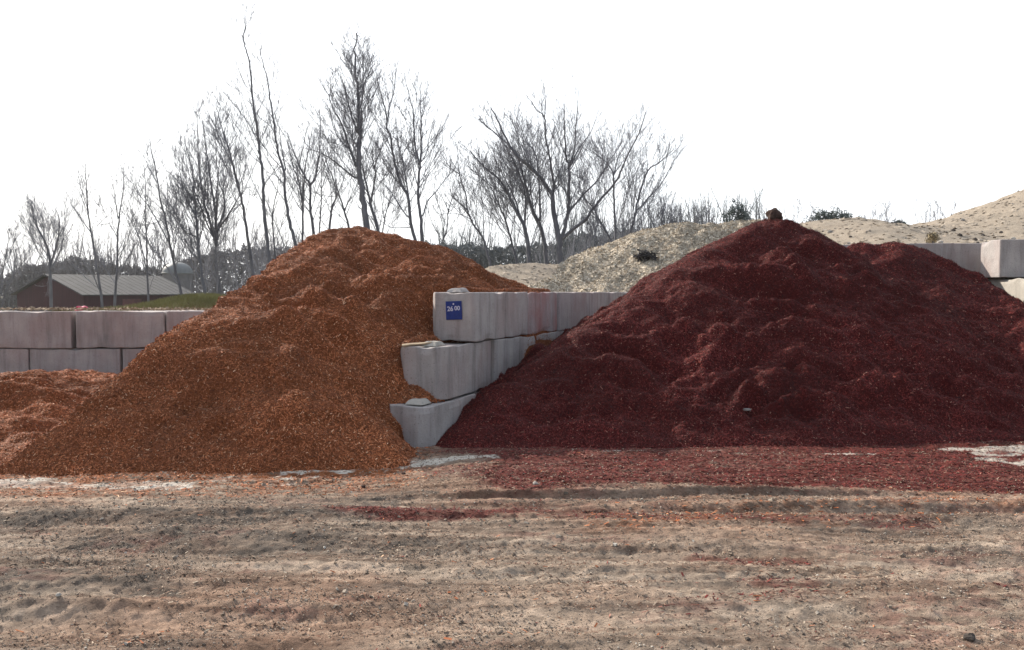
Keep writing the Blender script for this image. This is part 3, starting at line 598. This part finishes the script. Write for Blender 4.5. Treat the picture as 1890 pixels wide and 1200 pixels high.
sp_ = [(1085, 440, 34, 60, 'short leafless sapling under the broad tree\'s low limb'), (1110, 432, 33, 50, 'leafless sapling left of the straight trunk'), (1150, 432, 33, 60, 'bushy sapling between the straight trunk and the rightmost tree'), (1190, 426, 32, 70, 'sapling touching the base of the rightmost tree'), (1215, 422, 31, 85, 'tall pale sapling just right of the rightmost tree'), (1228, 418, 31, 60, 'sapling at the left end of the chip pile\'s crest'), (1255, 414, 32, 45, 'low sapling over the rising crest of the chip pile'), (1290, 412, 32, 35, 'small sapling left of the evergreen bush on the chip pile'), (1310, 411, 31, 34, 'small wispy sapling next to the evergreen bush'), (1395, 410, 31, 30, 'wispy sapling right of the evergreen bush, before the red peak'), (1475, 405, 33, 35, 'thin sapling just right of the clod on the red peak'), (1600, 416, 36, 36, 'wispy sapling in the dip of the sand hill'), (1630, 420, 36, 46, 'taller wispy sapling in the dip of the sand hill'), (1660, 418, 36, 24, 'lowest sapling at the right of the dip in the sand hill'), (1712, 404, 34, 30, 'thin sapling on the sand hill slope right of the dip'), (1750, 394, 34, 28, 'thin sapling highest up the sand hill slope')]
for i, (px, py, Yd, hp, l) in enumerate(sp_): sapling(px, py, Yd, hp, l, 300+i, n=9 if i < 7 else 6)
q = P(1363, 408, 30); clump('evergreen_bush', (q.x, q.y, q.z-.2), (.50, .45, .52), 1500, (.05, .12), GREEN, 'rounded dark evergreen bush on the beige chip pile left of the red peak', 'bush', 41)
for i, (px, py, w, hh, l) in enumerate(((1520, 410, 26, 20, 'dark evergreen bush on the left of the sand hill dip'), (1552, 415, 24, 24, 'dark evergreen bush second from left over the sand hill dip'), (1590, 420, 20, 16, 'low dark bush in the middle of the sand hill dip'), (1660, 412, 12, 8, 'tiny dark bush at the right end of the sand hill dip'))):
    q = P(px, py, 38); clump('evergreen_bush', (q.x, q.y, q.z-.25), (w/F*38, .5, hh/F*38), 1300, (.06, .16), GREEN, l, 'bush', 50+i, 'evergreens over the sand hill')
q = P(1193, 455, 20.8); zz = on(f_a, q.x, 20.8); clump('brush_clump', (q.x, 20.8, zz-.05), (.26, .22, .15), 700, (.04, .12), simple('dark brush', (.06, .055, .055), .95, .3, 5), 'dark tangle of brush on the slope of the beige chip pile', 'brush', 61)
q = P(1722, 441, 17); zz = on(f_c, q.x, 17); clump('weed_tuft', (q.x, 17, max(zz, q.z)-.06), (.12, .12, .12), 200, (.04, .10), DRY, 'small brown weed tuft at the foot of the sand hill', 'weed', 62)
def woods(name, spans, Yd, m, label, seed, n):
    rng = np.random.default_rng(seed); PV = []; PN = []; tw = []; rr = random.Random(seed)
    for (x0, x1, y0, y1, yb) in spans:
        k = int(n*(x1-x0)); px = rng.uniform(x0, x1, k); t = (px-x0)/(x1-x0)
        top = y0+(y1-y0)*t+(fbm(px*.09, px*0+seed, 4, seed)-.5)*22+(fbm(px*.5, px*0+seed, 2, seed)-.5)*8
        py = top+(yb-top)*rng.uniform(0, 1, k)**1.2; dz = rng.uniform(-3, 5, k)
        for a, b_, c_ in zip(px, py, dz): PV.append(P(a, b_, Yd+c_))
        for j in range(int((x1-x0)*.8)):
            a = rr.uniform(x0, x1); p = P(a, rr.uniform((y0+y1)/2+10, yb), Yd+rr.uniform(-4, 3)); grow(p, Vector((rr.gauss(0, .2), 0, 1)), rr.uniform(1.2, 3.2)*Yd/60, .05, 2, tw, rr, .8)
    Pn = np.array(PV); N = rng.normal(size=Pn.shape); N /= np.linalg.norm(N, axis=1)[:, None]
    V, Qd = chips_arrays(Pn, N, rng.uniform(.15, .5, len(Pn))*Yd/70, rng.uniform(.05, .16, len(Pn))*Yd/70, .5, rng)
    me2 = tubes('tw', tw, 3); tv = np.empty(len(me2.vertices)*3); me2.vertices.foreach_get('co', tv); tq = np.empty(len(me2.loops), np.int32); me2.loops.foreach_get('vertex_index', tq)
    me = np_mesh(name, np.concatenate([V, tv.reshape(-1, 3)]), np.concatenate([Qd, tq.reshape(-1, 4)+len(V)]), False); bpy.data.meshes.remove(me2)
    tag(link(name, me, [m]), label, 'woods', kind='stuff')
woods('distant_woods', [(-60, 40, 520, 510, 600), (30, 140, 495, 482, 600), (130, 210, 478, 484, 600), (200, 300, 486, 498, 600), (290, 400, 498, 470, 600), (390, 560, 465, 455, 600)], 95, GREYLEAF, 'grey leafless woods filling the horizon behind the barn', 71, 48)
woods('distant_woods', [(780, 900, 452, 455, 560), (880, 1060, 462, 445, 560), (1040, 1260, 440, 415, 540), (1240, 1420, 414, 412, 500)], 90, FARG, 'dull green woods on the horizon between the orange and red piles', 72, 42)
rr = random.Random(77); out = []
for i in range(95):
    px = rr.uniform(345, 800); Yd = rr.uniform(38, 46); b0 = P(px, 500, Yd); b0.z = -.9
    out_h = rr.uniform(3.0, 5.6)*(1 if px > 430 else .8)
    grow(b0, Vector((rr.gauss(-.05, .16), rr.gauss(0, .1), 1)), out_h, rr.uniform(.02, .04), 2, out, rr, .75)
tag(link('thicket', tubes('thicket', out, 3), [TWIG]), 'thicket of thin leafless stems filling the gaps between the left trunks', 'thicket', kind='stuff')
rr = random.Random(78); out = []
for i in range(70):
    px = rr.uniform(1000, 1260); Yd = rr.uniform(37, 43); b0 = P(px, 500, Yd); b0.z = -.9
    grow(b0, Vector((rr.gauss(0, .16), rr.gauss(0, .1), 1)), rr.uniform(3.4, 5.4), rr.uniform(.015, .03), 2, out, rr, .8)
tag(link('thicket', tubes('thicket', out, 3), [TWIG]), 'thicket of thin leafless stems under the rightmost bare trees', 'thicket', kind='stuff')
# grass and weeds on the bank
rng = np.random.default_rng(5); n = 26000
gx = rng.normal(-5.7, .95, n); gy = rng.normal(16.0, .9, n); k = (gy > 14.5); gx, gy = gx[k], gy[k]
Pn = np.stack([gx, gy, ground_h(gx, gy)+.02], -1); N = np.tile([0., -1., .1], (len(gx), 1)); N += rng.normal(0, .5, N.shape); N /= np.linalg.norm(N, axis=1)[:, None]
V = []; L = rng.uniform(.04, .11, len(gx)); lean = rng.normal(0, .35, (len(gx), 3)); lean[:, 2] = 1
a = rng.uniform(0, 6.28, len(gx)); w = np.stack([np.cos(a), np.sin(a), 0*a], -1)*.004; tip = Pn+lean*L[:, None]
V = np.stack([Pn-w, Pn+w, tip+w*.2, tip-w*.2], 1).reshape(-1, 3)
tag(link('grass', np_mesh('grass', V, np.arange(len(V)).reshape(-1, 4), False), [GRASS]), 'fresh green grass on the bank above the left back wall', 'grass', kind='stuff')
n = 2600; gx = rng.uniform(-9.5, -4.6, n); gy = rng.uniform(14.1, 15.2, n)*1.0; gx *= gy/14
z = np.where(gy < 14.42, 1.375, ground_h(gx, gy)+.01); Pn = np.stack([gx, gy, z+.008], -1); N = np.tile([0., 0., 1.], (n, 1))
V, Qd = chips_arrays(Pn, N, rng.uniform(.03, .12, n), rng.uniform(.01, .04, n), .5, rng)
LIT = simple('dry leaf litter', (.30, .22, .15), .9, .5, 8)
tag(link('leaf_litter', np_mesh('leaf_litter', V, Qd, False), [LIT]), 'dry leaves and debris along the top of the left back wall', 'leaf litter', kind='stuff')
# ------------------------------------------------------------ loose chips and pebbles on the yard
def scatter(name, n, ch, m, label, Lr, Wr, seed, box=(-7.5, 8.5, 3.4, 9.6)):
    rng = np.random.default_rng(seed); x = rng.uniform(box[0], box[1], n); y = rng.uniform(box[2], box[3], n)
    k = rng.uniform(0, 1, n) < ch(x, y); x, y = x[k], y[k]
    Pn = np.stack([x, y, ground_h(x, y)+rng.uniform(.001, .008, len(x))], -1); N = np.tile([0., 0., 1.], (len(x), 1))
    V, Qd = chips_arrays(Pn, N, rng.uniform(*Lr, len(x)), rng.uniform(*Wr, len(x)), .25, rng)
    me = np_mesh(name, V, Qd, False); at = me.attributes.new('rnd', 'FLOAT', 'FACE'); at.data.foreach_set('value', rng.uniform(0, 1, len(Qd)).astype(np.float32))
    tag(link(name, me, [m]), label, 'mulch chips', kind='stuff')
scatter('loose_chips', 170000, lambda x, y: np.clip(masks(x, y)[0]*.9-.1, 0, 1)*(1-.85*masks(x, y)[2])+.006*(x < 2), ORANGE[1], 'orange mulch chips spilt on the ground before the orange pile', (.015, .05), (.005, .014), 81)
scatter('loose_chips', 170000, lambda x, y: np.clip(masks(x, y)[1]**1.2*.9-.06, 0, 1)*(1-.7*masks(x, y)[2])+.004, RED[1], 'red mulch chips spilt on the ground before the red pile', (.015, .05), (.005, .013), 82)
m, nt, b = mat('shredded debris', .9, .15); a = nd(nt, 'ShaderNodeAttribute', attribute_name='rnd')
nt.links.new(ramp(nt, a.outputs['Fac'], [(0, (.055, .034, .025)), (.45, (.15, .085, .06)), (.75, (.27, .17, .12)), (1, (.46, .38, .29))]), b.inputs['Base Color'])
scatter('shredded_debris', 260000, lambda x, y: np.clip(.10+1.5*(fbm(x*1.1+2, y*6, 4, 86)-.38), .04, .8), m, 'fine brown shreds trodden into the dirt of the yard', (.008, .032), (.003, .009), 87)
# pebbles: small octahedra
rng = np.random.default_rng(83); n = 150000; y = rng.uniform(0, 1, n)**1.5*5.4+3.4; x = rng.uniform(-1, 1, n)*(y*.64+.4)
r = np.clip(rng.lognormal(-5.75, .5, n), .0018, .024)*(.45+.09*y); cl = fbm(x*1.5, y*3, 3, 84); k = rng.uniform(0, 1, n) < np.clip((cl-.3)*2.2, .15, 1)*(1-.8*masks(x, y)[1]); x, y, r = x[k], y[k], r[k]; n = len(x)
ctr = np.stack([x, y, ground_h(x, y)+r*.25], -1); A = rng.normal(size=(n, 3, 3)); A = np.linalg.qr(A)[0]*r[:, None, None]*rng.uniform(.6, 1.3, (n, 3, 1)); A[:, :, 2] *= .75
sgn = np.array([[i, j, k_] for i in (-1, 1) for j in (-1, 1) for k_ in (-1, 1)], float)*.62
Vp = ctr[:, None, :]+np.einsum('vk,nkj->nvj', sgn, A)+rng.normal(0, .12, (n, 8, 3))*r[:, None, None]
fq = np.array([(0, 1, 3, 2), (4, 6, 7, 5), (0, 4, 5, 1), (2, 3, 7, 6), (0, 2, 6, 4), (1, 5, 7, 3)])
Qp = (np.arange(n)[:, None, None]*8+fq[None]).reshape(-1, 4)
me = np_mesh('gravel', Vp.reshape(-1, 3), Qp, False); at = me.attributes.new('rnd', 'FLOAT', 'FACE'); at.data.foreach_set('value', np.repeat(rng.uniform(0, 1, n), 6).astype(np.float32))
m, nt, b = mat('dirt crumbs', .95, .15); a = nd(nt, 'ShaderNodeAttribute', attribute_name='rnd')
nt.links.new(ramp(nt, a.outputs['Fac'], [(0, (.12, .095, .075)), (.4, (.23, .18, .14)), (.85, (.36, .30, .24)), (1, (.5, .46, .4))]), b.inputs['Base Color'])
tag(link('gravel', me, [m]), 'crumbs of dirt and small stones scattered over the yard', 'gravel', kind='stuff')
for i, (px, py, r, l, m_) in enumerate(((1789, 1182, .028, 'dark stone on the dirt near the lower right corner', DSTONE), (108, 1118, .016, 'pale stone on the dirt near the lower left edge', CONL), (988, 910, .022, 'pale pebble on the red stained ground before the red pile', CONL), (924, 1168, .018, 'brown stone at the bottom middle of the yard', DSTONE), (1380, 1183, .012, 'small dark stone at the bottom right of centre', DSTONE), (745, 880, .02, 'dark lump on the ground below the lowest wall block', CLOD), (670, 897, .02, 'dark lump on the pale ground before the orange pile', CLOD))):
    x, y = G(px, py); put('stone', x, y, ground_h, r, l, 'stone', m_, 11+i, dz=.35, sub=2)
for i, (px, py, Yd, r, l, m_) in enumerate(((1735, 447, 15.1, .05, 'pale stone on the block wall behind the smaller red heap', CONL), (1805, 437, 15.1, .03, 'dark stone at the end of the block wall left of the sunlit block', DSTONE), (1870, 434, 14.2, .04, 'white crumb on top of the sunlit block at the right edge', CONL))):
    q = P(px, py, Yd); o = link('stone', rock_mesh('stone', r, 31+i, 2), [m_], loc=(q.x, Yd, (zt+.61 if i < 2 else P(1845, 512, 14.0).z+.625)+r*.4)); tag(o, l, 'stone')
# clods on the sand hill
rng = random.Random(9); V = []
for i in range(60):
    px = rng.uniform(1480, 1890); x = None
    Yd = rng.uniform(17, 30); xx = (px-CX)/F*Yd; zz = on(f_c, xx, Yd)
    o = link('clod', rock_mesh('clod', rng.uniform(.03, .09), i, 1), [DSTONE if i % 3 else STONE], loc=(xx, Yd, zz+.01)); tag(o, 'dark clod lying on the sand hill behind the wall', 'clod', 'clods on the sand hill')
q = P(150, 566, 15); zz = on(ground_h, q.x, 15); o = link('plastic_scrap', rock_mesh('plastic_scrap', .085, 77, 3, (1.3, .7, .7), .6), [simple('pink plastic', (.62, .10, .16), .4, .2, 8)], loc=(q.x, 15, zz+.09)); tag(o, 'crumpled bright pink plastic on the left back wall before the barn', 'plastic scrap')
bm = bmesh.new(); bmesh.ops.create_cube(bm, size=1); bmesh.ops.scale(bm, vec=(.34, .09, .018), verts=bm.verts); bmesh.ops.bevel(bm, geom=bm.edges[:], offset=.004, segments=1, affect='EDGES')
bmesh.ops.subdivide_edges(bm, edges=bm.edges[:], cuts=3, use_grid_fill=True)
for v in bm.verts: v.co += Vector((0, .2*v.co.x*v.co.x, .010*mnoise.noise(v.co*14)))
me = bpy.data.meshes.new('wood_scrap'); bm.to_mesh(me); bm.free(); q = P(772, 636, 9.62)
o = link('wood_scrap', me, [simple('weathered wood', (.33, .25, .17), .85, .3, 9, .005, sc=(1, 6, 6))], loc=(q.x-.02, 9.66, 1.085)); o.rotation_euler = (.1, -.10, .12); tag(o, 'flat weathered piece of wood on the middle course below the sign block', 'wood scrap')
q = P(1376, 786, 9.6); o = link('bark_piece', rock_mesh('bark_piece', .05, 88, 2, (1.3, .6, .35), .5), [STONE], loc=(q.x, 9.6, on(f_red, q.x, 9.6)+.03)); tag(o, 'grey piece lying low on the front of the red pile', 'bark piece')
# ------------------------------------------------------------ barn and silo
BARN = simple('dark red boards', (.042, .010, .014), .9, .3, 1.2, .02, sc=(5, 5, .4)); ROOF = simple('worn metal roof', (.038, .037, .041), .8, .45, 1.1, .02, sc=(.7, 3, 3), spec=.4)
RUST = simple('rusted roof edge', (.20, .11, .07), .8, .4, 2)
A = Vector((-31.2, 62, 0)); gdir = Vector((-.85, .53, 0)).normalized(); ldir = Vector((.53, .85, 0)).normalized()
gz = on(terr, -33, 66)-.1; ze = P(155, 543, 62).z; za = P(85, 508, 65).z; Lb = 9.2
bn_ = empty('barn', (A.x, A.y, gz)); tag(bn_, 'low dark red barn with a worn grey metal roof behind the left wall', 'barn')
def W3(u, v, z): q = A+gdir*u+ldir*v; return Vector((q.x-A.x, q.y-A.y, z-gz))
gw = 9.0
def walls():
    # the building's long axis runs along ldir, gables at v=0 and v=Lb
    V = [W3(0, 0, gz), W3(gw, 0, gz), W3(gw, 0, ze), W3(gw/2, 0, za-.06), W3(0, 0, ze), W3(0, Lb, gz), W3(gw, Lb, gz), W3(gw, Lb, ze), W3(gw/2, Lb, za-.06), W3(0, Lb, ze)]
    return pydata('wall', V, [(0, 1, 2, 3, 4), (9, 8, 7, 6, 5), (0, 4, 9, 5), (1, 6, 7, 2)])
link('wall', walls(), [BARN], bn_)
def slab(name, a, b_, c_, d_, th, m, par):
    up = Vector((0, 0, th)); V = [a, b_, c_, d_, a+up, b_+up, c_+up, d_+up]
    return link(name, pydata(name, V, [(3, 2, 1, 0), (4, 5, 6, 7), (0, 1, 5, 4), (1, 2, 6, 5), (2, 3, 7, 6), (3, 0, 4, 7)]), [m], par)
ov = .35; dz = (za-ze)/(gw/2)*ov
r1 = slab('roof', W3(-ov, -ov, ze-dz), W3(gw/2, -ov, za), W3(gw/2, Lb+ov, za), W3(-ov, Lb+ov, ze-dz), .07, ROOF, bn_)
r2 = slab('roof', W3(gw+ov, -ov, ze-dz), W3(gw+ov, Lb+ov, ze-dz), W3(gw/2, Lb+ov, za), W3(gw/2, -ov, za), .07, ROOF, bn_)
for k in range(19):                     # standing seams
    v = -ov+.05+k*(Lb+2*ov-.1)/18
    for s_ in (0, 1):
        u0 = -ov if s_ == 0 else gw+ov
        a = W3(u0, v, ze-dz+.07); b_ = W3(gw/2, v, za+.07); t_ = Vector((ldir.x, ldir.y, 0))*.04
        slab('roof_seam', a-t_, b_-t_, b_+t_, a+t_, .014, ROOF, r1 if s_ == 0 else r2)
# door and dark opening on the side facing the yard
slab2 = link('door', pydata('door', [W3(-.06, 3.0, gz), W3(-.06, 4.6, gz), W3(-.06, 4.6, gz+2.0), W3(-.06, 3.0, gz+2.0), W3(-.11, 3.0, gz), W3(-.11, 4.6, gz), W3(-.11, 4.6, gz+2.0), W3(-.11, 3.0, gz+2.0)], [(3, 2, 1, 0), (4, 5, 6, 7), (0, 1, 5, 4), (1, 2, 6, 5), (2, 3, 7, 6), (3, 0, 4, 7)]), [simple('faded red door', (.10, .035, .035), .9, .3, 2)], bn_)
q = P(328, 500, 88); sgz = on(terr, q.x, 88); si = empty('silo', (q.x, 88, sgz)); tag(si, 'pale round topped silo behind the right end of the barn', 'silo')
def lathe(name, prof, n=28, m=None, par=None):
    V = []; Fc = []
    for r, z in prof:
        for k in range(n): V.append((r*math.cos(2*math.pi*k/n), r*math.sin(2*math.pi*k/n), z))
    for i in range(len(prof)-1):
        for k in range(n): a = i*n+k; b_ = i*n+(k+1) % n; Fc.append((a, b_, b_+n, a+n))
    return link(name, pydata(name, V, Fc, True), [m], par)
SILO = simple('silo metal', (.14, .15, .155), .6, .15, 1.5, spec=.5); SIB = simple('silo side', (.13, .125, .13), .8, .2, 1.5)
rs = 27/F*88; zd = P(328, 504, 88).z-sgz; hd = 20/F*88
lathe('side', [(rs*.97, 0), (rs*.97, zd)], m=SIB, par=si)
lathe('dome', [(rs*math.cos(a_)+.001, zd+hd*math.sin(a_)) for a_ in np.linspace(0, math.pi/2, 10)], m=SILO, par=si)
lathe('rim', [(rs*.97, zd-.1), (rs*1.04, zd-.1), (rs*1.04, zd+.03), (rs*.97, zd+.03)], m=SILO, par=si)
# ------------------------------------------------------------ light, sky, camera
EL = math.radians(30.5); AZ = math.radians(47)     # sun behind the scene, to the left
sd = Vector((-math.sin(AZ)*math.cos(EL), math.cos(AZ)*math.cos(EL), math.sin(EL)))
L = bpy.data.lights.new('sun', 'SUN'); L.energy = 5.0; L.angle = math.radians(.6); L.color = (1, .91, .79)
o = bpy.data.objects.new('sun', L); COL.objects.link(o); o.rotation_euler = sd.to_track_quat('Z', 'Y').to_euler(); o.location = (0, 0, 30)
w = bpy.data.worlds.new('World'); S.world = w; w.use_nodes = True; nt = w.node_tree; bg = nt.nodes['Background']
sky = nd(nt, 'ShaderNodeTexSky', sky_type='NISHITA'); sky.sun_disc = False; sky.sun_elevation = EL; sky.sun_rotation = -AZ
sky.dust_density = 4; sky.air_density = 1.2; sky.altitude = 50
# thin bright overcast veil over the Nishita sky
tc = nd(nt, 'ShaderNodeTexCoord'); nz = nd(nt, 'ShaderNodeTexNoise'); nz.inputs['Scale'].default_value = 2.2; nz.inputs['Detail'].default_value = 6
nt.links.new(tc.outputs['Generated'], nz.inputs['Vector'])
fr = ramp(nt, nz.outputs['Fac'], [(.3, (.8,)*3), (.7, (.97,)*3)])
dt = nd(nt, 'ShaderNodeVectorMath', operation='DOT_PRODUCT'); dt.inputs[1].default_value = Vector((-.3, .9, -.3)).normalized(); nt.links.new(tc.outputs['Generated'], dt.inputs[0])
mr = nd(nt, 'ShaderNodeMapRange'); nt.links.new(dt.outputs['Value'], mr.inputs['Value'])
for k_, v_ in (('From Min', -.5), ('From Max', .3), ('To Min', .20), ('To Max', 1.0)): mr.inputs[k_].default_value = v_
ml = nd(nt, 'ShaderNodeMath', operation='MULTIPLY'); nt.links.new(mr.outputs[0], ml.inputs[0]); nt.links.new(fr, ml.inputs[1]); fr = ml.outputs[0]   # bright milky haze low on the sun's side, thinning overhead and behind
nt.links.new(mixc(nt, fr, sky.outputs[0], (8.6, 8.9, 9.3)), bg.inputs[0]); bg.inputs[1].default_value = .13
cam = bpy.data.cameras.new('camera'); cam.lens = 36*F/1890; cam.sensor_width = 36; cam.clip_end = 2000; cam.clip_start = .05
o = bpy.data.objects.new('camera', cam); COL.objects.link(o); o.location = (0, 0, EYE); o.rotation_euler = (math.pi/2-PITCH, 0, 0); S.camera = o
S.view_settings.view_transform = 'Standard'; S.view_settings.look = 'None'; S.view_settings.exposure = .5; S.view_settings.gamma = 1
hz = bpy.data.materials.new('haze'); hz.use_nodes = True; hn = hz.node_tree; hn.nodes.clear()
ho = hn.nodes.new('ShaderNodeOutputMaterial'); hv = hn.nodes.new('ShaderNodeVolumePrincipled'); hv.inputs['Color'].default_value = (.93, .96, 1, 1)
hv.inputs['Density'].default_value = .0003; hv.inputs['Anisotropy'].default_value = .45; hn.links.new(hv.outputs[0], ho.inputs['Volume'])
bx = [(-275, -75, -4), (275, -75, -4), (275, 440, -4), (-275, 440, -4), (-275, -75, 20), (275, -75, 20), (275, 440, 20), (-275, 440, 20)]
tag(link('haze', pydata('haze', bx, [(3, 2, 1, 0), (4, 5, 6, 7), (0, 1, 5, 4), (1, 2, 6, 5), (2, 3, 7, 6), (3, 0, 4, 7)]), [hz]), 'thin pale haze hanging over the yard and the far trees', 'haze', kind='stuff')
S.cycles.volume_bounces = 0
S.render.engine = 'CYCLES'; S.cycles.max_bounces = 5; S.render.film_transparent = False
